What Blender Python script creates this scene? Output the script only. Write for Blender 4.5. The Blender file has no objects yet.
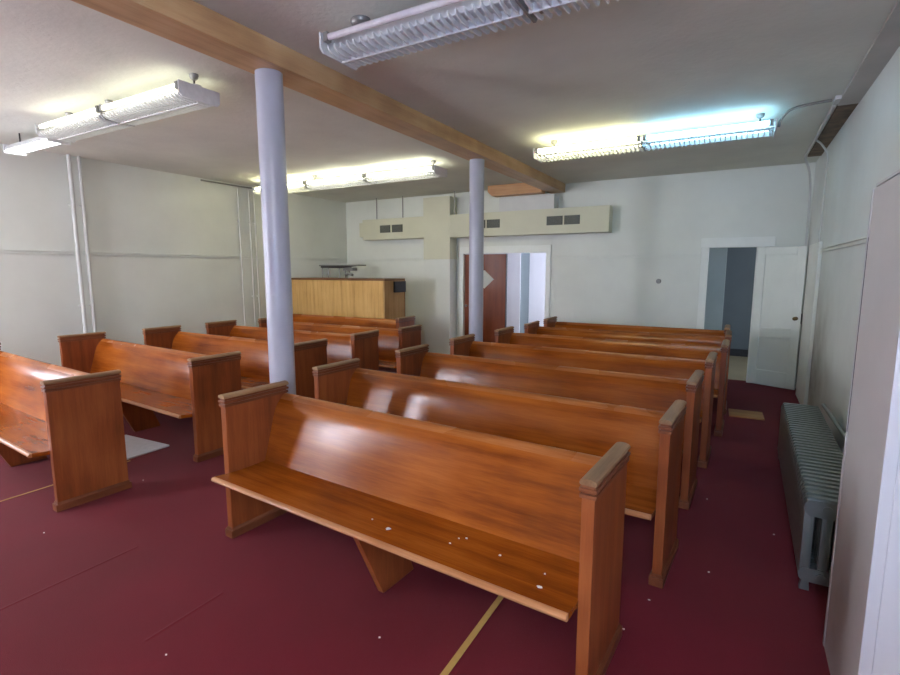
import bpy, bmesh, math, random
from mathutils import Vector, Matrix
random.seed(7)
PI = math.pi
sc = bpy.context.scene
col = sc.collection

# ------------------------------------------------------------------ dimensions
H = 3.134            # ceiling height
XL, XR = -7.575, 0.80
YF, YB = -1.80, 8.655
RAIL = 1.90

# ------------------------------------------------------------------ materials
def mat(name):
    m = bpy.data.materials.new(name); m.use_nodes = True
    nt = m.node_tree
    return m, nt, nt.nodes['Principled BSDF']

def N(nt, t, **kw):
    n = nt.nodes.new(t)
    for k, v in kw.items():
        if hasattr(n, k): setattr(n, k, v)
        else: n.inputs[k].default_value = v
    return n

def ramp(nt, stops):
    r = nt.nodes.new('ShaderNodeValToRGB')
    e = r.color_ramp.elements
    while len(e) < len(stops): e.new(0.5)
    for el, (p, c) in zip(e, stops):
        el.position = p; el.color = (*c, 1) if len(c) == 3 else c
    return r

def srgb(r, g, b):
    f = lambda c: (c/255/12.92) if c/255 <= .04045 else ((c/255+.055)/1.055)**2.4
    return (f(r), f(g), f(b))

def coords(nt, scale, rnd=True):
    tc = N(nt, 'ShaderNodeTexCoord')
    mp = N(nt, 'ShaderNodeMapping'); mp.inputs['Scale'].default_value = scale
    nt.links.new(tc.outputs['Object'], mp.inputs['Vector'])
    if rnd:
        oi = N(nt, 'ShaderNodeObjectInfo')
        mu = N(nt, 'ShaderNodeMath', operation='MULTIPLY'); mu.inputs[1].default_value = 37.0
        cx = N(nt, 'ShaderNodeCombineXYZ')
        nt.links.new(oi.outputs['Random'], mu.inputs[0])
        for i in range(3): nt.links.new(mu.outputs[0], cx.inputs[i])
        nt.links.new(cx.outputs[0], mp.inputs['Location'])
    return mp.outputs['Vector']

def bump(nt, b, height, strength, dist=.01):
    bp = N(nt, 'ShaderNodeBump'); bp.inputs['Strength'].default_value = strength
    bp.inputs['Distance'].default_value = dist
    nt.links.new(height, bp.inputs['Height']); nt.links.new(bp.outputs[0], b.inputs['Normal'])

def wood(name, dark, midc, light, grain='x', rough=(.22, .38), coat=.25, fine=1.0, blotch=.35):
    m, nt, b = mat(name)
    g = {'x': (.55, 9, 9), 'z': (9, 9, .55), 'y': (9, .55, 9)}[grain]
    v = coords(nt, g)
    n1 = N(nt, 'ShaderNodeTexNoise', Scale=1.6, Detail=5, Roughness=.6, Distortion=.12)
    nt.links.new(v, n1.inputs['Vector'])
    v2 = coords(nt, tuple(c*5 for c in g))
    n2 = N(nt, 'ShaderNodeTexNoise', Scale=3.0, Detail=3, Roughness=.6)
    nt.links.new(v2, n2.inputs['Vector'])
    v3 = coords(nt, (1.3, 1.6, 1.6))
    n3 = N(nt, 'ShaderNodeTexNoise', Scale=1.5, Detail=2)
    nt.links.new(v3, n3.inputs['Vector'])
    a = N(nt, 'ShaderNodeMix', data_type='FLOAT'); a.inputs[0].default_value = .25*fine
    nt.links.new(n1.outputs['Fac'], a.inputs[2]); nt.links.new(n2.outputs['Fac'], a.inputs[3])
    a2 = N(nt, 'ShaderNodeMix', data_type='FLOAT'); a2.inputs[0].default_value = blotch
    nt.links.new(a.outputs[0], a2.inputs[2]); nt.links.new(n3.outputs['Fac'], a2.inputs[3])
    r = ramp(nt, [(.34, dark), (.5, midc), (.66, light)])
    nt.links.new(a2.outputs[0], r.inputs[0]); nt.links.new(r.outputs[0], b.inputs['Base Color'])
    mr = N(nt, 'ShaderNodeMapRange'); mr.inputs[1].default_value = .3; mr.inputs[2].default_value = .7
    mr.inputs[3].default_value = rough[0]; mr.inputs[4].default_value = rough[1]
    nt.links.new(n3.outputs['Fac'], mr.inputs[0]); nt.links.new(mr.outputs[0], b.inputs['Roughness'])
    b.inputs['Specular IOR Level'].default_value = .3; b.inputs['Coat Weight'].default_value = coat; b.inputs['Coat Roughness'].default_value = .1
    return m

def paint(name, c, var=.05, rough=.55, scale=1.2, bumps=.08, bscale=60, stain=None):
    m, nt, b = mat(name)
    v = coords(nt, (1, 1, 1), rnd=False)
    n = N(nt, 'ShaderNodeTexNoise', Scale=scale, Detail=4, Roughness=.6); nt.links.new(v, n.inputs['Vector'])
    lo = tuple(x*(1-var*1.6) for x in c); hi = tuple(min(1, x*(1+var)) for x in c)
    r = ramp(nt, [(.3, lo), (.65, hi)]); nt.links.new(n.outputs['Fac'], r.inputs[0])
    out = r.outputs[0]
    if stain:
        scol, cent, rad = stain
        sp = N(nt, 'ShaderNodeVectorMath', operation='DISTANCE'); sp.inputs[1].default_value = cent
        mpv = N(nt, 'ShaderNodeMapping'); tc = N(nt, 'ShaderNodeTexCoord')
        nt.links.new(tc.outputs['Object'], sp.inputs[0])
        n5 = N(nt, 'ShaderNodeTexNoise', Scale=3.5, Detail=4); nt.links.new(tc.outputs['Object'], n5.inputs['Vector'])
        mr = N(nt, 'ShaderNodeMapRange'); mr.inputs[1].default_value = rad; mr.inputs[2].default_value = rad*.2
        mr.inputs[3].default_value = 0; mr.inputs[4].default_value = 1
        nt.links.new(sp.outputs['Value'], mr.inputs[0])
        mu = N(nt, 'ShaderNodeMath', operation='MULTIPLY'); nt.links.new(mr.outputs[0], mu.inputs[0]); nt.links.new(n5.outputs['Fac'], mu.inputs[1])
        mx = N(nt, 'ShaderNodeMix', data_type='RGBA'); nt.links.new(mu.outputs[0], mx.inputs[0])
        nt.links.new(out, mx.inputs[6]); mx.inputs[7].default_value = (*scol, 1); out = mx.outputs[2]
    nt.links.new(out, b.inputs['Base Color'])
    b.inputs['Roughness'].default_value = rough
    nb = N(nt, 'ShaderNodeTexNoise', Scale=bscale, Detail=3); nt.links.new(v, nb.inputs['Vector'])
    bump(nt, b, nb.outputs['Fac'], bumps, .01)
    return m

def plain(name, c, rough=.4, metal=0.0, emit=None, estr=0):
    m, nt, b = mat(name)
    v = coords(nt, (1, 1, 1))
    n = N(nt, 'ShaderNodeTexNoise', Scale=25, Detail=2); nt.links.new(v, n.inputs['Vector'])
    r = ramp(nt, [(.3, tuple(x*.9 for x in c)), (.7, c)]); nt.links.new(n.outputs['Fac'], r.inputs[0])
    nt.links.new(r.outputs[0], b.inputs['Base Color'])
    b.inputs['Roughness'].default_value = rough; b.inputs['Metallic'].default_value = metal
    if emit:
        b.inputs['Emission Color'].default_value = (*emit, 1); b.inputs['Emission Strength'].default_value = estr
    return m

M = {}
M['pew_long'] = wood('pew_wood_long_grain', srgb(106, 46, 12), srgb(150, 76, 20), srgb(178, 100, 34), 'x', (.15, .27), .12)
M['pew_end'] = wood('pew_wood_upright_grain', srgb(104, 50, 26), srgb(140, 72, 36), srgb(164, 92, 48), 'z', (.32, .46), .05)
M['pew_cap'] = wood('pew_pale_cap_wood', srgb(118, 84, 56), srgb(150, 114, 80), srgb(176, 142, 106), 'y', (.4, .55), .0)  # paler, duller wood than the end panels
M['pew_mould'] = wood('pew_moulding_wood', srgb(92, 48, 28), srgb(120, 66, 40), srgb(146, 86, 54), 'y', (.3, .42), .15)
M['nosing'] = wood('pew_pale_edge_wood', srgb(140, 84, 48), srgb(178, 118, 74), srgb(200, 142, 96), 'x', (.3, .45), .1)  # front edge paler than the seat board
M['top_rail'] = wood('pew_top_rail_wood', srgb(118, 58, 22), srgb(160, 90, 40), srgb(184, 116, 64), 'x', (.2, .32), .1, blotch=.12)
M['beam_wood'] = wood('beam_varnished_wood', srgb(168, 128, 90), srgb(200, 160, 116), srgb(216, 182, 140), 'y', (.35, .5), .1, blotch=.5)
M['lintel_wood'] = wood('lintel_wood', srgb(182, 134, 90), srgb(210, 162, 116), srgb(222, 180, 134), 'x', (.4, .5), .05)
M['plank_wood'] = wood('loose_plank_wood', srgb(150, 98, 50), srgb(178, 124, 70), srgb(196, 146, 92), 'x', (.45, .6), 0)
M['counter_wood'] = wood('counter_board_wood', srgb(184, 138, 78), srgb(214, 170, 104), srgb(228, 190, 126), 'z', (.35, .5), .1, blotch=.25)
M['counter_side'] = wood('counter_side_wood', srgb(150, 108, 62), srgb(176, 134, 84), srgb(192, 152, 104), 'z', (.4, .5), .05)
M['counter_trim'] = wood('counter_trim_wood', srgb(92, 60, 36), srgb(118, 80, 50), srgb(140, 98, 64), 'x', (.35, .5), .1)
M['brown_door'] = wood('brown_door_wood', srgb(104, 46, 22), srgb(124, 60, 30), srgb(138, 70, 38), 'z', (.35, .45), .1)

M['wall'] = paint('wall_paint', srgb(228, 230, 222), .04, .5, .9, .05, 45)
M['wall_stained'] = paint('wall_paint_stained', srgb(226, 228, 225), .05, .5, .9, .06, 45,
                          stain=(srgb(120, 98, 76), (.8, 7.0, .35), 1.5))
M['ceiling'] = paint('ceiling_plaster', srgb(224, 224, 212), .08, .8, .7, .35, 26)
M['trim'] = paint('trim_paint', srgb(238, 240, 234), .03, .4, 2, .03, 60)
M['door_paint'] = paint('door_paint', srgb(230, 234, 226), .03, .4, 2, .03, 50)
M['duct_paint'] = paint('duct_cream_paint', srgb(214, 212, 188), .03, .5, 1.5, .03, 40)
M['column_paint'] = paint('column_gloss_paint', srgb(178, 178, 190), .04, .28, 3, .05, 30)
M['pipe_paint'] = paint('pipe_paint', srgb(210, 210, 206), .04, .4, 3, .03, 40)
M['cabinet_paint'] = paint('cabinet_paint', srgb(204, 202, 204), .04, .45, 1.6, .04, 40,
                           stain=(srgb(150, 128, 112), (-.36, .45, .3), .7))
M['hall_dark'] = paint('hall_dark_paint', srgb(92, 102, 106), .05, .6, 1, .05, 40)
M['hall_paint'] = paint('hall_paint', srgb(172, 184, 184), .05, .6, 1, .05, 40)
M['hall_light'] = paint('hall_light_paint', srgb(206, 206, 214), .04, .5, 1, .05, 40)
M['soffit_metal'] = paint('soffit_grey', srgb(186, 182, 174), .08, .45, 2, .05, 30)
M['soffit_rough'] = paint('soffit_stained_board', srgb(122, 104, 84), .3, .8, 6, .4, 30)
M['white_metal'] = plain('fixture_white_enamel', srgb(224, 224, 224), .35)
M['dark_metal'] = plain('dark_metal', srgb(70, 66, 64), .45, .6)
M['grey_metal'] = plain('grey_metal', srgb(150, 148, 144), .4, .5)
M['radiator'] = paint('radiator_silver_paint', srgb(134, 141, 135), .1, .32, 4, .1, 40)
M['radiator'].node_tree.nodes['Principled BSDF'].inputs['Metallic'].default_value = .55
M['grille'] = plain('grille_dark', srgb(58, 60, 56), .6)
M['slat'] = plain('grille_slat', srgb(122, 124, 114), .5)
M['black'] = plain('black_plastic', srgb(30, 30, 34), .5)
M['brass'] = plain('aged_brass', srgb(110, 96, 62), .35, .8)
M['paper'] = plain('white_board', srgb(214, 210, 216), .5)
M['chip'] = plain('paint_chip', srgb(236, 230, 222), .6)
M['tape'] = plain('yellow_tape', srgb(196, 156, 84), .5)
M['sign'] = plain('sign_white', srgb(214, 214, 206), .5)
M['tan_floor'] = paint('hall_floor_vinyl', srgb(148, 138, 112), .1, .4, 3, .03, 40)
M['tube_off'] = plain('unlit_tube_glass', srgb(216, 208, 212), .2)

def emis(name, c, s):
    m = plain(name, (.9, .9, .9), .3, 0, c, s); return m
M['tube_warm'] = emis('lit_tube_warm', (1.0, .98, .60), 4.0)
M['tube_cool'] = emis('lit_tube_blue', (.34, .72, 1.0), 4)
M['tube_white'] = emis('lit_tube_white', (1.0, 1.0, .78), 2.9)
M['tube_soft'] = emis('lit_tube_aged', (1.0, 1.0, .76), 1.0)
M['tube_fill'] = emis('lit_tube_fill', (1.0, .98, .92), 20)
M['tube_bright'] = emis('lit_tube_strip', (.98, .97, 1.0), 1.8)
M['daylight'] = emis('window_daylight_glass', (.84, .86, 1.0), 7.6)
M['daylight_soft'] = emis('soft_window_glass', (.84, .86, 1.0), 2.0)
M['daylight_dim'] = emis('shaded_window_glass', (.42, .58, 1.0), 4.4)
M['hall_fill'] = emis('hall_fill_glass', (.92, .95, 1.0), 1.0)
M['hall_lamp'] = emis('hall_daylight_glass', (.80, .84, 1.0), 5)

def carpet():
    m, nt, b = mat('red_carpet')
    v = coords(nt, (1, 1, 1), rnd=False)
    big = N(nt, 'ShaderNodeTexNoise', Scale=.8, Detail=4, Roughness=.6); nt.links.new(v, big.inputs['Vector'])
    fin = N(nt, 'ShaderNodeTexNoise', Scale=260, Detail=2); nt.links.new(v, fin.inputs['Vector'])
    r = ramp(nt, [(.3, srgb(102, 6, 22)), (.7, srgb(120, 12, 34))]); nt.links.new(big.outputs['Fac'], r.inputs[0])
    r2 = ramp(nt, [(.3, (.62, .62, .62)), (.7, (1.15, 1.1, 1.1))]); nt.links.new(fin.outputs['Fac'], r2.inputs[0])
    mx = N(nt, 'ShaderNodeMix', data_type='RGBA', blend_type='MULTIPLY'); mx.inputs[0].default_value = 1
    nt.links.new(r.outputs[0], mx.inputs[6]); nt.links.new(r2.outputs[0], mx.inputs[7])
    nt.links.new(mx.outputs[2], b.inputs['Base Color'])
    b.inputs['Roughness'].default_value = .85
    b.inputs['Sheen Weight'].default_value = .06; b.inputs['Sheen Roughness'].default_value = .5
    b.inputs['Specular IOR Level'].default_value = .25
    bump(nt, b, fin.outputs['Fac'], .5, .006)
    return m
M['carpet'] = carpet()

# ------------------------------------------------------------------ mesh builder
class MB:
    def __init__(s): s.bm = bmesh.new()
    def box(s, x0, x1, y0, y1, z0, z1, bev=0):
        r = bmesh.ops.create_cube(s.bm, size=1)
        vs = r['verts']
        for v in vs:
            v.co = Vector((x0+(v.co.x+.5)*(x1-x0), y0+(v.co.y+.5)*(y1-y0), z0+(v.co.z+.5)*(z1-z0)))
        if bev:
            es = list({e for v in vs for e in v.link_edges})
            bmesh.ops.bevel(s.bm, geom=es, offset=bev, segments=2, affect='EDGES', profile=.6)
        return s
    def prism(s, pts, axis, a, b):
        """closed 2-D outline swept along an axis; pts give the other two coordinates in xyz order"""
        def P(p, t):
            return {'x': (t, p[0], p[1]), 'y': (p[0], t, p[1]), 'z': (p[0], p[1], t)}[axis]
        A = [s.bm.verts.new(P(p, a)) for p in pts]; B = [s.bm.verts.new(P(p, b)) for p in pts]
        n = len(pts)
        fs = [s.bm.faces.new(A), s.bm.faces.new(B)]
        for i in range(n): fs.append(s.bm.faces.new((A[i], A[(i+1) % n], B[(i+1) % n], B[i])))
        bmesh.ops.recalc_face_normals(s.bm, faces=fs)
        return s
    def tube(s, pts, r, n=12):
        pts = [Vector(p) for p in pts]; rings = []
        up = None
        for i, p in enumerate(pts):
            d = (pts[min(i+1, len(pts)-1)]-pts[max(i-1, 0)]).normalized()
            if up is None: up = d.orthogonal().normalized()
            up = (up-d*up.dot(d)).normalized(); w = d.cross(up)
            rr = r[i] if isinstance(r, (list, tuple)) else r
            rings.append([s.bm.verts.new(p+(up*math.cos(2*PI*k/n)+w*math.sin(2*PI*k/n))*rr) for k in range(n)])
        fs = [s.bm.faces.new(rings[0][::-1]), s.bm.faces.new(rings[-1])]
        for a, b in zip(rings, rings[1:]):
            for k in range(n): fs.append(s.bm.faces.new((a[k], a[(k+1) % n], b[(k+1) % n], b[k])))
        bmesh.ops.recalc_face_normals(s.bm, faces=fs)
        return s
    def build(s, name, m, parent=None, loc=None, smooth=False, bev=0):
        if loc is not None:
            bmesh.ops.translate(s.bm, verts=s.bm.verts, vec=-Vector(loc))
        me = bpy.data.meshes.new(name); s.bm.to_mesh(me); s.bm.free()
        me.materials.append(m)
        if smooth:
            for p in me.polygons: p.use_smooth = True
            try: me.set_sharp_from_angle(angle=math.radians(40))
            except Exception: pass
        o = bpy.data.objects.new(name, me); col.objects.link(o)
        if loc is not None: o.location = loc
        if parent: o.parent = parent
        if bev:
            md = o.modifiers.new('edges', 'BEVEL'); md.width = bev; md.segments = 2; md.limit_method = 'ANGLE'
        return o

def tag(o, label, cat, group=None):
    o['label'] = label; o['category'] = cat
    if group: o['group'] = group
    return o
def thing(name, label, cat, loc=(0, 0, 0), rz=0, group=None):
    o = bpy.data.objects.new(name, None); o.empty_display_size = .2; col.objects.link(o)
    o.location = loc; o.rotation_euler = (0, 0, rz)
    return tag(o, label, cat, group)
def struct(o):
    o['kind'] = 'structure'; return o
def arc(c, r, a0, a1, n, fy=lambda a: 0): pass

# ------------------------------------------------------------------ room shell
fl = MB().box(XL-.2, XR+.2, YF-.2, YB+.1, -.1, 0)
for xx, ya, yb_ in ((-2.245, 1.12, 1.52), (-3.09, .6, 1.55)):      # low ridges where the carpet has creased
    fl.prism([(xx-.012, 0), (xx, .003), (xx+.012, 0)], 'y', ya, yb_)
struct(fl.build('floor', M['carpet']))
struct(MB().box(XL-.2, XR+.2, YF-.2, YB+.2, H, H+.1).build('ceiling', M['ceiling']))

def wall_y(name, m, x0, x1, y0, y1, holes):          # wall in the XZ plane; holes (x0, x1, z0, z1) left to right
    b = MB(); x = x0
    for (a, c, z0, z1) in sorted(holes):
        b.box(x, a, y0, y1, 0, H)
        if z0 > 0: b.box(a, c, y0, y1, 0, z0)
        b.box(a, c, y0, y1, z1, H); x = c
    b.box(x, x1, y0, y1, 0, H)
    return struct(b.build(name, m))
def wall_x(name, m, y0, y1, x0, x1, holes):
    b = MB(); y = y0
    for (a, c, z0, z1) in sorted(holes):
        b.box(x0, x1, y, a, 0, H)
        if z0 > 0: b.box(x0, x1, a, c, 0, z0)
        b.box(x0, x1, a, c, z1, H); y = c
    b.box(x0, x1, y, y1, 0, H)
    return struct(b.build(name, m))

D1 = (-.43, .19, 0, 2.01)       # right rear doorway
D2 = (-4.64, -2.99, 0, 1.985)   # middle rear doorway
wall_y('wall_back', M['wall'], XL-.2, XR+.2, YB, YB+.12, [D1, D2])
WF = [(-7.0, -6.05, .9, 2.9), (-.1, .65, .9, 2.9)]
WL = [(.25, 1.55, .9, 2.6)]
wall_y('wall_front', M['wall'], XL-.2, XR+.2, YF-.15, YF, WF)
wall_x('wall_left', M['wall'], YF, YB, XL-.15, XL, WL)
wall_x('wall_right', M['wall_stained'], YF, YB, XR, XR+.15, [])

# windows in the front and left walls: white sash frames with bright daylight glass
def window(n, ax, a, c, z0, z1, w0, w1, glass='daylight'):
    f = MB(); g = MB()
    def bx(b, p0, p1, d0, d1, q0, q1):
        if ax == 'y': b.box(p0, p1, d0, d1, q0, q1)
        else: b.box(d0, d1, p0, p1, q0, q1)
    t = .06; m0, m1 = w0+(w1-w0)*.25, w0+(w1-w0)*.75
    bx(f, a, a+t, m0, m1, z0, z1); bx(f, c-t, c, m0, m1, z0, z1)
    bx(f, a+t, c-t, m0, m1, z0, z0+t); bx(f, a+t, c-t, m0, m1, z1-t, z1)
    zm = (z0+z1)/2; bx(f, a+t, c-t, m0, m1, zm-.03, zm+.03)
    mid = (w0+w1)/2
    bx(g, a+t, c-t, mid-.005, mid+.005, z0+t, zm-.03); bx(g, a+t, c-t, mid-.005, mid+.005, zm+.03, z1-t)
    fr = struct(f.build('window_%d' % n, M['trim']))
    g.build('window_pane', M[glass], fr)
window(1, 'y', *WF[0], YF-.15, YF)
window(2, 'y', *WF[1], YF-.15, YF, 'daylight_dim')
window(3, 'x', *WL[0], XL-.15, XL, 'daylight_soft')

# picture-rail mouldings
def rail_y(n, x0, x1):
    struct(MB().box(x0, x1, YB-.020, YB, RAIL-.024, RAIL-.014).box(x0, x1, YB-.024, YB, RAIL+.010, RAIL+.022).box(x0, x1, YB-.004, YB, RAIL-.014, RAIL+.010).build('trim_%d' % n, M['wall'], bev=.003))
def rail_x(n, x0, x1, y0, y1, s):
    b = MB(); a = x0
    if s > 0: b.box(a, a+.020, y0, y1, RAIL-.024, RAIL-.014).box(a, a+.024, y0, y1, RAIL+.010, RAIL+.022).box(a, a+.004, y0, y1, RAIL-.014, RAIL+.010)
    else: b.box(a-.020, a, y0, y1, RAIL-.024, RAIL-.014).box(a-.024, a, y0, y1, RAIL+.010, RAIL+.022).box(a-.004, a, y0, y1, RAIL-.014, RAIL+.010)
    struct(b.build('trim_%d' % n, M['wall'], bev=.003))
rail_y(1, XL+.02, -5.40)
rail_y(2, -2.885, -.535)
rail_x(3, XL, XL, 1.65, YB, 1)
rail_x(4, XR, XR, 2.66, 7.10, -1)
# door casings
def casing(n, x0, x1, z1, w, hw, ov, ovr=0):
    b = MB()
    b.box(x0-w, x0, YB-.022, YB, 0, z1).box(x1, x1+w, YB-.022, YB, 0, z1)
    b.box(x0-w-ov, x1+w+ov+ovr, YB-.026, YB, z1, z1+hw)
    struct(b.build('trim_%d' % n, M['trim'], bev=.004))
casing(5, D1[0], D1[1], D1[3], .10, .145, .012, .11)
casing(6, D2[0], D2[1], D2[3], .09, .13, .0)
# flat boxed-in board on the right wall beside the rear corner
struct(MB().box(XR-.035, XR, 7.16, 8.12, 0, 2.0, bev=.006).build('trim_7', M['trim']))
# baseboards that can be glimpsed
struct(MB().box(XL, XL+.018, YF, YB, 0, .14).build('baseboard_left', M['trim'], bev=.004))
struct(MB().box(D2[1]+.10, D1[0]-.11, YB-.018, YB, 0, .14).build('baseboard_back', M['trim'], bev=.004))

# rooms behind the two rear doorways
struct(MB().box(-8.2, 3.0, YB+.12, 13.2, -.1, 0).build('floor_hall', M['tan_floor']))
struct(MB().box(-8.2, 3.0, YB+.12, 13.2, 2.75, 2.85).build('ceiling_hall', M['hall_light']))
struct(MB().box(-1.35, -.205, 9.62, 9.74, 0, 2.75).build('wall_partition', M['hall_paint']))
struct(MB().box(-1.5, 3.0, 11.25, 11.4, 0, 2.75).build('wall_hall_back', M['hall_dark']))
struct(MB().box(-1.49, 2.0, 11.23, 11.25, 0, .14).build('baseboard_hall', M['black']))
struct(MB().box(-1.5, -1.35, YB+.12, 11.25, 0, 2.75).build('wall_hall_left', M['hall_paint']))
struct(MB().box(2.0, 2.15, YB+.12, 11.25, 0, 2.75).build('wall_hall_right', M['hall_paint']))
# lighter lobby behind the middle doorway
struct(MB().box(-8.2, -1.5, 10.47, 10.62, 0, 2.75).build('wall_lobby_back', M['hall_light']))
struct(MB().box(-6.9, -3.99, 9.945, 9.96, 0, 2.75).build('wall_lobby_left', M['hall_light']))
struct(MB().box(-4.2, -3.99, 9.96, 10.47, 0, 2.75).build('wall_lobby_return', M['hall_dark']))  # shade of the return face put into a darker wall colour
struct(MB().box(-7.0, -6.88, YB+.12, 10.47, 0, 2.75).build('wall_lobby_side', M['hall_light']))
wl = struct(MB().box(-1.56, -1.50, 8.82, 8.86, .9, 2.3).box(-1.56, -1.50, 9.84, 9.88, .9, 2.3).box(-1.56, -1.50, 8.86, 9.84, .9, .94).box(-1.56, -1.50, 8.86, 9.84, 2.26, 2.3).build('window_4', M['trim']))
MB().box(-1.535, -1.525, 8.86, 9.84, .94, 2.26).build('window_pane', M['hall_lamp'], wl)

w5 = struct(MB().box(1.96, 2.0, 9.0, 9.05, .9, 2.3).box(1.96, 2.0, 10.35, 10.4, .9, 2.3).box(1.96, 2.0, 9.05, 10.35, .9, .95).box(1.96, 2.0, 9.05, 10.35, 2.25, 2.3).build('window_5', M['trim']))  # unseen glowing window, added to light the hall floor
MB().box(1.975, 1.985, 9.05, 10.35, .95, 2.25).build('window_pane', M['hall_fill'], w5)  # glowing pane of the added unseen window

# open white panelled door of the right rear doorway (hinged at its left edge)
dw, dh, dt = .615, 1.985, .04
d1 = MB()
st = .105
d1.box(0, st, 0, dt, 0, dh).box(dw-st, dw, 0, dt, 0, dh)
for z0, z1 in ((0, .22), (.70, .84), (dh-.11, dh)): d1.box(st, dw-st, 0, dt, z0, z1)
d1.box(st, dw-st, .016, dt-.016, .22, .70).box(st, dw-st, .016, dt-.016, .84, dh-.11)
door1 = struct(d1.build('door_1', M['door_paint'], bev=.004))
door1.location = (.205, YB-.055, .012); door1.rotation_euler = (0, 0, math.radians(-24.5))
kn = MB().tube([(dw-.055, 0, 1.0), (dw-.055, -.02, 1.0)], .026, 16).tube([(dw-.055, -.018, 1.0), (dw-.055, -.03, 1.0), (dw-.055, -.045, 1.0), (dw-.055, -.06, 1.0), (dw-.055, -.066, 1.0)], [.012, .016, .027, .024, .01], 16)
kn.build('door_knob', M['brass'], door1, smooth=True)['label'] = 'aged brass door knob'
MB().box(dw-.002, dw+.003, .008, .032, .93, 1.07).build('latch_plate', M['dark_metal'], door1)

# brown door leaf standing in the middle doorway, with a pale diamond notice
d2 = MB().box(0, .86, 0, .042, 0, 1.96, bev=.003)
door2 = struct(d2.build('door_2', M['brown_door'])); door2.location = (D2[0]+.005, YB+.03, .01)
dm = MB(); dm.prism([(-.2, 0), (0, -.175), (.2, 0), (0, .175)], 'y', -.006, 0)
ob = dm.build('diamond_notice', M['sign'], door2); ob.location = (D2[0]*-1+-4.215+0-.005, 0, 1.49)
hd = MB().tube([(.05, 0, .98), (.05, -.03, .98), (.05, -.045, .98), (.05, -.06, .98)], [.012, .012, .026, .016], 14)
hd.build('door_knob', M['grey_metal'], door2, smooth=True)
MB().box(.86, .872, -.004, .046, 0, 1.96).build('door_edge_strip', M['black'], door2)

# ------------------------------------------------------------------ pews
def pew(name, label, group, x, y, a, ln, sz=1.0):
    t = thing('church_pew', label, 'pew', (x, y, 0), a, group)
    D, TH = .47, .050
    S = lambda z: z*sz
    for e in (-ln, 0):
        p = MB().box(e-TH/2, e+TH/2, 0, D-.01, S(.055), S(.862), bev=.004).build('end_panel', M['pew_end'], t)
        # stepped moulding under the rounded cap, then the cap
        m = MB().box(e-TH/2-.007, e+TH/2+.007, -.007, D-.003, S(.862), S(.879), bev=.003)
        m.box(e-TH/2+.002, e+TH/2-.002, .002, D-.012, S(.879), S(.887))
        m.box(e-TH/2-.009, e+TH/2+.009, -.009, D, S(.887), S(.902), bev=.003)
        m.box(e-TH/2, e+TH/2, .0, D-.010, S(.902), S(.917))
        m.build('moulding', M['pew_mould'], p)
        w = .033
        prof = [(e-w+.004, S(.915)), (e-w, S(.922))] + [(e+w*math.cos(PI-k*PI/8), S(.922)+S(.018)*math.sin(k*PI/8)**.7) for k in range(1, 8)] + [(e+w, S(.922)), (e+w-.004, S(.915))]
        c = MB().prism(prof, 'y', -.008, D+.002).build('cap', M['pew_cap'], p, smooth=True)
        c['label'] = 'pale rounded cap on the pew end'
        b = MB().box(e-TH/2-.012, e+TH/2+.012, -.014, D+.004, 0, S(.05), bev=.003)
        b.prism([(e-TH/2-.012, S(.05)), (e+TH/2+.012, S(.05)), (e+TH/2, S(.066)), (e-TH/2, S(.066))], 'y', -.004, D-.006)
        b.build('plinth', M['pew_mould'], p)
    x0, x1 = -ln+TH/2+.001, -TH/2-.001
    # seat board: gently dished, round nosing
    top = [(-.098, .4475), (-.02, .438), (.06, .4325), (.15, .430), (.272, .433)]
    bot = [(.272, .405), (.15, .402), (.06, .4045), (-.02, .410), (-.098, .418)]
    MB().prism([(u, S(v)) for u, v in top+bot], 'x', x0, x1).build('seat', M['pew_long'], t, smooth=True)
    nose = [(-.098, .4475), (-.108, .447), (-.117, .442), (-.121, .433), (-.117, .423), (-.108, .4185), (-.098, .418)]
    MB().prism([(u, S(v)) for u, v in nose], 'x', x0, x1).build('seat_nosing', M['nosing'], t, smooth=True)['label'] = 'pale front edge of the seat'
    # backrest: reclined, softly curved, rolled top rail
    fr = [(.258, .434), (.274, .485), (.292, .545), (.309, .605), (.326, .665), (.342, .720), (.359, .768), (.380, .803), (.404, .828)]
    bk = [(f[0]+.027, f[1]-.008) for f in fr]
    MB().prism([(u, S(v)) for u, v in fr+bk[::-1]], 'x', x0, x1).build('backrest', M['pew_long'], t, smooth=True)
    tr = [(.404, .828), (.418, .844), (.433, .855), (.446, .860), (.456, .857), (.459, .847), (.452, .834), (.431, .820)]
    MB().prism([(u, S(v)) for u, v in tr], 'x', x0, x1).build('top_rail', M['top_rail'], t, smooth=True)
    # centre bracket under the seat
    cx = -ln/2 + .03
    MB().prism([(-.085, S(.4125)), (.21, S(.4005)), (.36, 0), (.10, 0)], 'x', cx-.02, cx+.02).build('centre_support', M['pew_end'], t, bev=.004)
    return t

RG, LG = 'pews of the right block', 'pews of the left block'
pew('R0', 'nearest pew of the right block, paint flecks scattered over its seat', RG, -.428, 1.769, -.062, 2.274, .983)
pew('R1', 'second pew from the front in the right block, just behind the paint-flecked pew', RG, -.279, 2.716, -.057, 2.588, .978)
pew('R2', 'third pew from the front in the right block', RG, -.238, 3.757, -.044, 2.548, .98)
pew('R3', 'fourth pew from the front in the right block, in front of the farther white column', RG, -.171, 4.656, -.023, 2.502)
pew('R4', 'fifth pew from the front in the right block, just behind the farther white column', RG, -.084, 5.64, -.016, 2.497)
pew('R5', 'second-to-last pew of the right block, level with the loose floor plank', RG, -.064, 6.574, .012, 2.461)
pew('R6', 'rearmost pew of the right block, nearest the two doorways', RG, -.096, 7.331, -.004, 2.427)
pew('L0', 'nearest pew of the left block, cut by the left edge of the photo', LG, -4.062, 1.53, -.065, 2.63, .99)
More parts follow.
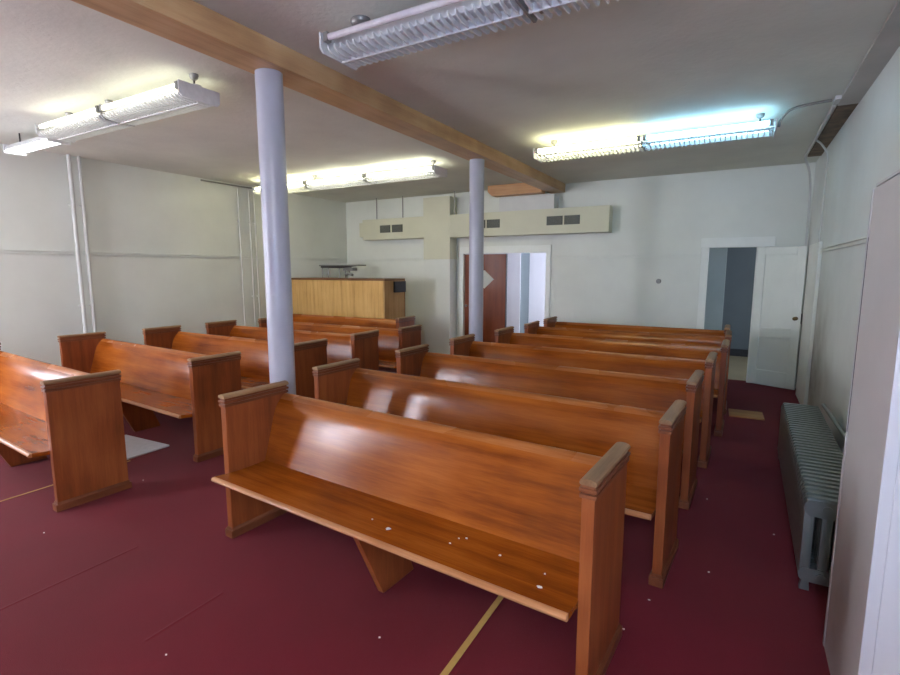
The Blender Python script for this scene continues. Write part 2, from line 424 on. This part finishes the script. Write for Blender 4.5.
pew('L1', 'second pew from the front in the left block, pale board on the floor before it', LG, -4.057, 2.585, -.064, 2.745, .983)
pew('L2', 'third pew from the front in the left block, aisle end behind nearer white column', LG, -3.868, 3.557, -.008, 2.663)
pew('L3', 'fourth pew from the front in the left block', LG, -3.873, 4.484, .022, 2.619)
pew('L4', 'fifth pew from the front in the left block, second from the panelled counter', LG, -3.748, 5.262, .014, 2.612)
pew('L5', 'rearmost pew of the left block, directly in front of the panelled counter', LG, -4.57, 6.342, .02, 2.748)

# ------------------------------------------------------------------ columns, beam, lintel
for x, y, lab in ((-2.83, 2.5, 'nearer white round column, beside the aisle end of the nearest right pew'),
                  (-2.83, 5.60, 'farther white round column, in front of the brown door')):
    t = thing('support_column', lab, 'column', (x, y, 0), 0, 'white columns under the beam')
    MB().tube([(0, 0, .012), (0, 0, 2.986)], .089, 40).build('shaft', M['column_paint'], t, smooth=True)
    MB().tube([(0, 0, 0), (0, 0, .012)], .12, 32).build('base_plate', M['column_paint'], t, smooth=True)
beam = MB().box(-2.94, -2.68, YF, YB, 2.988, H, bev=.008).build('ceiling_beam', M['beam_wood'], loc=(-2.81, 3.4, 2.988))
tag(beam, 'long brown wooden beam running along the ceiling over both white columns', 'beam')
lin = MB().prism([(-3.93, H), (-3.93, 3.03), (-3.85, 2.955), (-2.945, 2.955), (-2.945, H)], 'y', 8.20, 8.38).build('short_lintel_beam', M['lintel_wood'], loc=(-3.4, 8.29, 2.955))
tag(lin, 'short orange wooden lintel under the ceiling, left of the long beam end', 'beam')

# ------------------------------------------------------------------ air duct on the back wall
duct = thing('air_duct', 'cream boxed air duct across the back wall, cross shaped over a riser', 'duct', (-5.1, 8.5, 0))
DX, DY = 5.1, -8.5
def dpart(name, x0, x1, y0, y1, z0, z1, m, par=duct, bev=.004):
    return MB().box(x0+DX, x1+DX, y0+DY, y1+DY, z0, z1, bev=bev).build(name, m, par)
FY = 8.385
la = dpart('left_arm', -6.90, -5.39, FY, YB-.002, 2.295, 2.705, M['duct_paint'])
dpart('end_stub', -7.02, -6.90, FY+.04, YB-.002, 2.36, 2.65, M['duct_paint'])
dpart('riser', -5.39, -4.80, FY-.004, YB-.002, 1.88, 3.05, M['duct_paint'])
dpart('riser_base', -5.39, -4.80, FY-.002, YB-.024, 0, 1.88, M['wall'])
ra = dpart('right_arm', -4.80, -1.868, FY, YB-.03, 2.285, 2.703, M['duct_paint'])
dpart('upper_box', -3.80, -2.79, 8.40, YB-.002, 2.703, 2.95, M['pipe_paint'])
def grille(x0, x1, par):
    g = MB().box(x0+DX, x1+DX, FY+DY-.006, FY+DY, 2.428, 2.575).build('vent_grille', M['grille'], par)
    b = MB()
    n = 9
    for i in range(n):
        z = 2.436+i*(.128/(n-1)); b.box(x0+DX+.01, x1+DX-.01, FY+DY-.010, FY+DY-.006, z, z+.007)
    b.build('slats', M['slat'], g)
for a, c, p in ((-6.445, -6.185, la), (-6.145, -5.885, la), (-4.30, -4.06, ra), (-4.03, -3.775, ra), (-2.905, -2.63, ra), (-2.60, -2.34, ra)):
    grille(a, c, p)
for xx in (-6.55, -5.90, -4.72):
    dpart('hanger_strap', xx-.012, xx+.012, 8.42, 8.426, 2.703, H-.002, M['grey_metal'], bev=0)

# ------------------------------------------------------------------ fluorescent fixtures
def fixture(label, x0, x1, yc, mats, hang, group, cr=.036):
    zb = 2.925
    t = thing('fluorescent_light', label, 'ceiling light', ((x0+x1)/2, yc, zb), 0, group)
    ox = -(x0+x1)/2; n = len(mats); L = (x1-x0)/n
    MB().box(x0+ox, x1+ox, -.06, .06, .060, .118, bev=.006).build('housing', M['white_metal'], t)
    for xx in (x0, x1):
        s = 1 if xx == x1 else -1
        a, b = (xx+ox, xx+ox+.012) if s > 0 else (xx+ox-.012, xx+ox)
        MB().prism([(-.192, .115), (-.192, .030), (-.165, .004), (.165, .004), (.192, .030), (.192, .115)], 'x', a, b).build('end_plate', M['white_metal'], t, bev=.002)
    for i, mt in enumerate(mats):
        s0, s1 = x0+ox+i*L+.015, x0+ox+(i+1)*L-.015
        for yy in (-.165, .165):
            tb = MB().tube([(s0+.03, yy, .085), (s1-.03, yy, .085)], .019, 14).build('tube', mt, t, smooth=True)
            for q0, q1 in ((s0, s0+.03), (s1-.03, s1)):
                MB().box(q0, q1, yy-.022, yy+.022, .06, .11).build('lamp_holder', M['grey_metal'], t)
        b = MB()
        nb = 25
        lo = [(-.172, .036), (-.162, .020), (-.140, .008), (-.10, .002), (0, 0), (.10, .002), (.140, .008), (.162, .020), (.172, .036)]
        hi = [(.166, .042), (.150, .036), (.128, .031), (.09, .028), (0, .027), (-.09, .028), (-.128, .031), (-.150, .036), (-.166, .042)]
        for k in range(nb):
            xx = s0+.02+k*(s1-s0-.04)/(nb-1)
            b.prism(lo+hi, 'x', xx-.004, xx+.004)
        b.box(s0, s1, -.006, .006, -.004, .04)
        b.build('louver', M['white_metal'], t)
        if i:
            xx = x0+ox+i*L
            MB().prism([(-.17, .058), (-.17, .034), (-.14, .006), (.14, .006), (.17, .034), (.17, .058)], 'x', xx-.007, xx+.007).build('joint_plate', M['grey_metal'], t)
    for xx in hang:
        MB().tube([(xx+ox, 0, .118), (xx+ox, 0, H-zb-.03)], .007, 10).build('hanger_rod', M['dark_metal'], t, smooth=True)
        MB().tube([(xx+ox, 0, H-zb-.045), (xx+ox, 0, H-zb-.03), (xx+ox, 0, H-zb-.012), (xx+ox, 0, H-zb)], [.3*cr, .85*cr, cr, cr], 20).build('ceiling_canopy', M['grey_metal'], t, smooth=True)
        MB().tube([(xx+ox, 0, .118), (xx+ox, 0, .128)], .055, 18).build('mount_disc', M['white_metal'], t, smooth=True)
    t.scale = (1, .87, 1)
    return t
FG = 'louvered fluorescent lights'
fixture('unlit louvered fluorescent light at the top of the photo, nearest the camera', -2.19, .20, 2.49, [M['tube_off'], M['tube_off']], (-2.03, .02), FG, .062)
fixture('lit louvered fluorescent light over the rear right pews, one section glowing blue', -2.11, .19, 5.76, [M['tube_warm'], M['tube_cool']], (-1.93, .07), FG)
fixture('lit louvered fluorescent light at upper left, ending before the nearer column', -5.82, -3.61, 2.52, [M['tube_soft'], M['tube_soft']], (-5.55, -4.85, -3.66), FG)
fixture('lit louvered fluorescent light over the rear left pews, passing behind the nearer column', -7.08, -3.57, 5.98, [M['tube_warm'], M['tube_white'], M['tube_white']], (-5.85, -3.68), FG)
fr = fixture('unseen added fill light, louvered, hung lengthwise over the aisle at the front wall', -.48, .84, -1.0, [M['tube_fill']], (-.38, .74), FG)  # extra fixture behind the camera, added to brighten the ceiling
fr.rotation_euler = (0, 0, PI/2)
sl = thing('strip_light', 'short bare strip light at far upper left, past the louvered light', 'ceiling light', (-6.47, 2.60, 2.93))
MB().prism([(-.10, .03), (-.05, .09), (.05, .09), (.10, .03), (.085, .03), (.045, .075), (-.045, .075), (-.085, .03)], 'x', -.5, .5).build('hood', M['white_metal'], sl)
for yy in (-.045, .045): MB().tube([(-.48, yy, .035), (.48, yy, .035)], .02, 14).build('tube', M['tube_bright'], sl, smooth=True)
MB().box(-.5, -.485, -.10, .10, .0, .09).box(.485, .5, -.10, .10, .0, .09).build('end_caps', M['white_metal'], sl)
for xx in (-.35, .38): MB().tube([(xx, 0, .09), (xx, 0, .204)], .007, 10).build('hanger_rod', M['dark_metal'], sl)

# conduits on the ceiling
def curve_pts(ctrl, n=8):
    out = []
    P = [Vector(c) for c in ctrl]; P = [P[0]*2-P[1]]+P+[P[-1]*2-P[-2]]
    for i in range(1, len(P)-2):
        for k in range(n):
            t = k/n
            out.append(.5*((2*P[i])+(P[i+1]-P[i-1])*t+(2*P[i-1]-5*P[i]+4*P[i+1]-P[i+2])*t*t+(3*P[i]-P[i-1]-3*P[i+1]+P[i+2])*t**3))
    out.append(P[-2]); return out
c1 = MB().tube(curve_pts([(.222, 5.74, 2.99), (.235, 5.73, 3.05), (.30, 5.68, 3.112), (.42, 5.60, 3.118), (.585, 5.56, 3.118)]), .011, 10).build('electrical_conduit', M['grey_metal'], loc=(.4, 5.62, 3.0), smooth=True)
tag(c1, 'thin grey conduit curving from the blue-lit light to the right wall', 'conduit')
jb = MB().box(.60, .643, 5.48, 5.64, 3.10, H-.001, bev=.006).build('junction_box', M['pipe_paint'], loc=(.62, 5.55, 3.09))
tag(jb, 'small pale junction box at the ceiling edge, where the thin conduit ends', 'junction box')
c2 = MB().tube(curve_pts([(.622, 5.72, 3.112), (.622, 6.6, 3.112), (.622, 7.6, 3.112), (.625, 8.0, 3.105), (.70, 8.25, 2.96), (.74, 8.42, 2.80), (.76, 8.52, 2.5), (.762, 8.56, 2.3)]), .014, 10).tube([(.765, 8.56, 2.3), (.765, 8.56, 0.0)], .014, 10).build('electrical_conduit', M['pipe_paint'], loc=(.7, 8.0, 0), smooth=True)
tag(c2, 'white conduit along the right ceiling edge, dropping down the rear corner', 'conduit')
c3 = MB().tube(curve_pts([(.64, 7.05, 3.10), (.70, 7.12, 3.06), (.765, 7.2, 2.96), (.772, 7.22, 2.8), (.772, 7.24, 2.5)]), .011, 10).tube([(.772, 7.24, 2.5), (.772, 7.24, 2.0)], .011, 10).build('wall_pipe', M['pipe_paint'], loc=(.77, 7.2, 2.0), smooth=True)
tag(c3, 'short white pipe on the right wall, from ceiling edge to boxed board', 'pipe')
so = MB().box(.645, XR, YF, 5.75, 3.112, H, bev=.004).build('soffit_box', M['soffit_metal'], loc=(.72, 2, 3.085))
tag(so, 'long grey metal soffit along the right ceiling edge, nearest stretch', 'soffit')
so2 = MB().box(.655, XR, 5.75, 8.10, 3.115, H, bev=.002).build('soffit_board', M['soffit_rough'], loc=(.72, 7, 3.11))
tag(so2, 'stained brown board at the right ceiling edge, beyond the grey soffit', 'soffit')

# pipes down the left wall
for k, (yy, r, z1, lab) in enumerate(((3.36, .024, H, 'thicker-looking white pipe up the left wall, left one of the near pair'), (3.475, .022, H, 'white pipe up the left wall, right one of the near pair'),
                       (5.87, .012, 3.08, 'thin white pipe up the left wall, leftmost of the far three'), (6.09, .012, 3.08, 'thin white pipe up the left wall, middle of the far three'),
                       (6.20, .012, 3.08, 'thin white pipe up the left wall, rightmost of the far three'))):
    b = MB().tube([(XL+.031+r, yy, 0), (XL+.031+r, yy, z1)], r, 14)
    for z in (.4, 1.2, 2.5): b.box(XL, XL+.031+r, yy-r-.004, yy+r+.004, z, z+.02)
    tag(b.build('wall_pipe', M['pipe_paint'], loc=(XL+.03, yy, 0), smooth=True), lab, 'pipe', 'pipes on the left wall')
c4 = MB().tube(curve_pts([(XL+.035, 5.2, 3.095), (XL+.035, 5.9, 3.095), (XL+.06, 6.12, 3.095), (-7.38, 6.08, 3.09), (-7.24, 5.97, 3.06), (-7.16, 5.93, 3.01), (-7.10, 5.92, 2.99)]), .013, 10).build('electrical_conduit', M['grey_metal'], loc=(-7.4, 5.9, 3.0), smooth=True)
tag(c4, 'grey conduit at the top of left wall, feeding the rear left light', 'conduit')
jb2 = MB().box(-6.98, -6.84, 2.18, 2.32, 3.07, H-.001, bev=.006).build('junction_box', M['grey_metal'], loc=(-6.91, 2.25, 3.07))
tag(jb2, 'grey ceiling junction box at far upper left, beside the strip light', 'junction box')

# ------------------------------------------------------------------ panelled counter and shelf at the left rear
ct = thing('wooden_counter', 'tall pale wood panelled counter in the left rear corner', 'counter', (-6.44, 7.3, 0))
cx = 6.44; cy = -7.3
fp = MB(); x = -7.55; random.seed(3)
while x < -5.36:
    w = min(.098, -5.335-x); fp.box(x+cx, x+cx+w-.004, 7.0+cy, 7.022+cy, 0, 1.49); x += w
fp.box(-7.55+cx, -5.335+cx, 7.006+cy, 7.03+cy, 0, 1.49)
fp.build('front_panel', M['counter_wood'], ct)
MB().box(-5.335+cx, -5.31+cx, 7.0+cy, 7.60+cy, 0, 1.49).build('side_panel', M['counter_side'], ct, bev=.003)
MB().box(-7.55+cx, -5.335+cx, 7.58+cy, 7.60+cy, 0, 1.49).build('rear_panel', M['counter_side'], ct)
MB().box(-7.56+cx, -5.30+cx, 6.99+cy, 7.61+cy, 1.49, 1.525, bev=.004).build('top_board', M['counter_trim'], ct)
MB().box(-5.336+cx, -5.304+cx, 7.60+cy, 7.616+cy, 0, 1.49).build('edge_trim', M['counter_trim'], ct)
sp = MB().box(-5.308, -5.27, 7.26, 7.595, 1.28, 1.475, bev=.006).build('speaker_box', M['black'], loc=(-5.29, 7.43, 1.28))
tag(sp, 'small black box fixed to the side of the panelled counter', 'speaker')
sh = thing('wall_shelf', 'small grey shelf on thin legs behind the panelled counter', 'shelf', (-7.0, 7.85, 0))
MB().box(-.53, .50, -.12, .14, 1.755, 1.78, bev=.003).build('board', M['grey_metal'], sh)
for xx, yy in ((-.48, -.08), (-.02, -.08), (-.48, .10), (-.02, .10)):
    MB().tube([(xx, yy, 0), (xx, yy, 1.755)], .011, 8).build('leg', M['grey_metal'], sh)
MB().prism([(-.5, 1.755), (.46, 1.755), (.05, 1.71), (-.5, 1.72)], 'y', -.10, -.08).build('bracket', M['dark_metal'], sh)
MB().box(.06, .30, -.06, .10, 1.66, 1.72, bev=.01).tube([(.16, .0, 1.60), (.16, .0, 1.68)], .03, 12).tube([(.16, 0, 1.60), (.07, .0, 1.575)], .025, 10).tube([(.16, 0, 1.60), (.26, .0, 1.575)], .025, 10).box(.10, .22, -.02, .02, 1.70, 1.76).build('clamp_fitting', M['grey_metal'], sh)

th = MB().tube([(0, 0, 0), (0, -.022, 0), (0, -.03, 0)], [.038, .038, .03], 24).tube([(0, -.03, 0), (0, -.036, 0)], .02, 20).build('thermostat', M['grey_metal'], smooth=True)
th.location = (-1.115, YB+.001, 1.50); tag(th, 'small round grey thermostat on the back wall left of the open white door', 'thermostat')

# ------------------------------------------------------------------ radiator
rd = thing('cast_iron_radiator', 'long silver cast iron radiator standing along the right wall', 'radiator', (.372, 3.05, 0), -.012)
NS, PIT, RH, RD = 34, .0648, .515, .28
def section_mesh():
    b = MB(); t0, t1 = .007, PIT-.007
    n = 4; cw = .050; gap = (RD-n*cw)/(n-1)
    def rr(x0, x1, z0, z1, r, y0, y1):
        pts = []
        for cx_, cz_, a0 in ((x1-r, z1-r, 0), (x0+r, z1-r, PI/2), (x0+r, z0+r, PI), (x1-r, z0+r, 3*PI/2)):
            for k in range(5): pts.append((cx_+r*math.cos(a0+k*PI/8), cz_+r*math.sin(a0+k*PI/8)))
        b.prism(pts, 'y', y0, y1)
    for i in range(n):
        x0 = i*(cw+gap)
        b.box(x0, x0+cw, t0+.004, t1-.004, .10, RH-.07, bev=.012)
    rr(0, RD, RH-.10, RH-.012, .035, t0, t1)
    rr(.01, RD-.01, RH-.03, RH, .014, t0+.012, t1-.012)
    rr(0, RD, .055, .13, .03, t0, t1)
    b.tube([(RD*.35, 0, RH-.055), (RD*.35, PIT, RH-.055)], .024, 12)
    b.tube([(RD*.35, 0, .09), (RD*.35, PIT, .09)], .024, 12)
    return b
s0 = section_mesh().build('section', M['radiator'], rd, smooth=True)
for k in range(1, NS):
    c = s0.copy(); col.objects.link(c); c.parent = rd; c.location = (0, k*PIT, 0)
for yy in (.01, NS*PIT-.055):
    for xx in (.015, RD-.05):
        MB().prism([(xx+.004, .07), (xx+.034, .07), (xx+.040, 0), (xx-.004, 0)], 'y', yy+.008, yy+.045).build('foot', M['radiator'], rd)
MB().tube([(RD*.62, -.001, RH-.085), (RD*.62, -.022, RH-.085)], .018, 12).build('bleed_plug', M['grey_metal'], rd, smooth=True)
pipe = MB().tube(curve_pts([(.72, 3.35, .0), (.72, 3.35, .42), (.725, 3.5, .52), (.735, 4.2, .50), (.735, 5.5, .47)]), .017, 10).build('heating_pipe', M['radiator'], loc=(.73, 4.2, 0), smooth=True)
tag(pipe, 'thin silver heating pipe between the radiator and the right wall', 'pipe')

# ------------------------------------------------------------------ tall cabinet in the right foreground
cb = thing('tall_cabinet', 'tall white painted cabinet at the right edge, in front of the radiator', 'cabinet', (.80, 2.03, 0))
MB().box(-.325, -.002, .0, .61, .0, 1.995, bev=.003).build('carcass', M['cabinet_paint'], cb)
MB().box(-.36, -.325, .0, .588, .0, 1.998, bev=.002).build('side_panel', M['cabinet_paint'], cb)
MB().prism([(.600, 1.0), (.600, 1.80), (.589, 1.83), (.589, 1.998), (.614, 1.998), (.614, 0), (.589, 0), (.589, .97)], 'x', -.362, -.325).build('edge_strip', M['cabinet_paint'], cb)
MB().box(-.352, -.002, .004, .612, 2.008, 2.02, bev=.002).box(-.33, -.002, .02, .60, 1.995, 2.008).build('top_board', M['cabinet_paint'], cb)
MB().box(-.3605, -.33, .5885, .5995, 1.0, 1.81).build('shade_strip', M['black'], cb)['label'] = 'dark strip painted in for the shaded crack along the cabinet edge'  # black strip stands in for the shade inside the crack

# ------------------------------------------------------------------ things on the floor
tp = MB().box(-.977, -.948, .7, 2.9, 0, .003).build('floor_tape', M['tape'], loc=(-.96, 1.8, 0))
tag(tp, 'narrow yellow tape strip on the carpet, running under the nearest right pew', 'tape')
se = MB().box(-4.59, -4.577, 1.0, 2.3, 0, .003).build('carpet_seam_strip', M['tape'], loc=(-4.58, 1.6, 0)); se.rotation_euler = (0, 0, 0)
tag(se, 'thin pale carpet seam strip on the floor under the nearest left pew', 'seam strip')
bd = MB().box(-.34, .34, -.2, .2, 0, .014, bev=.003).build('white_board', M['paper']); bd.location = (-4.975, 2.475, 0); bd.rotation_euler = (0, 0, .06)
tag(bd, 'flat white board lying on the carpet between two left pews', 'board')
pk = MB().box(-.175, .175, -.16, .16, 0, .016, bev=.003).build('wooden_plank', M['plank_wood']); pk.location = (.17, 6.66, 0); pk.rotation_euler = (0, 0, .04)
tag(pk, 'loose tan wooden plank lying on the carpet in the right aisle', 'plank')

def chip(x, y, z, r, label, group):
    b = MB(); n = random.randint(5, 7); a = random.random()*6
    pts = [(r*random.uniform(.6, 1.2)*math.cos(a+k*2*PI/n), r*random.uniform(.5, 1.0)*math.sin(a+k*2*PI/n)) for k in range(n)]
    b.prism(pts, 'z', 0, .003)
    o = b.build('paint_chip', M['chip']); o.location = (x, y, z)
    tag(o, label, 'paint chip', group)
for x, y in ((-.10, 4.0), (-.04, 2.99), (-.293, 2.57), (-.365, 2.285), (.30, 3.65), (-4.06, 2.12), (-3.78, 1.34), (-2.08, 1.12), (-1.33, 1.67)):
    chip(x, y, 0, .006, 'tiny white paint chip lying on the dark red carpet', 'paint chips on the carpet')
ca, sa = math.cos(-.062), math.sin(-.062)
for u, v, r in ((-.98, .02, .016), (-1.11, .05, .005), (-.18, .0, .011), (-.20, .10, .005), (-.42, .12, .007), (-.62, .16, .006), (-.65, .14, .005), (-.66, .08, .005)):
    zz = .983*(.4385 if v < .01 else (.4355 if v < .06 else (.4322 if v < .12 else .4315)))
    zz = .983*({True: .438-(v+.02)*(.0055/.08), False: .4325-(v-.06)*(.0025/.09)}[v < .06])+.0003
    if v > .15: zz = .983*.4305+.0003
    chip(-.428+ca*u-sa*v, 1.769+sa*u+ca*v, zz, r, 'tiny white paint chip lying on the seat of the nearest right pew', 'paint chips on the pew seat')

# ------------------------------------------------------------------ world, camera, colour management
w = bpy.data.worlds.new('World'); sc.world = w; w.use_nodes = True
w.node_tree.nodes['Background'].inputs[0].default_value = (.5, .6, .8, 1)
w.node_tree.nodes['Background'].inputs[1].default_value = .3
cd = bpy.data.cameras.new('camera'); cam = bpy.data.objects.new('camera', cd); col.objects.link(cam)
cam.location = (0, 0, 1.68); cam.rotation_euler = (PI/2-.13397, 0, .51968)
cd.sensor_fit = 'HORIZONTAL'; cd.sensor_width = 36; cd.lens = 502.5*36/900; cd.clip_start = .05
sc.camera = cam
sc.view_settings.view_transform = 'Standard'; sc.view_settings.look = 'None'
sc.view_settings.gamma = 1; sc.view_settings.use_curve_mapping = False
sc.view_settings.exposure = 2.32
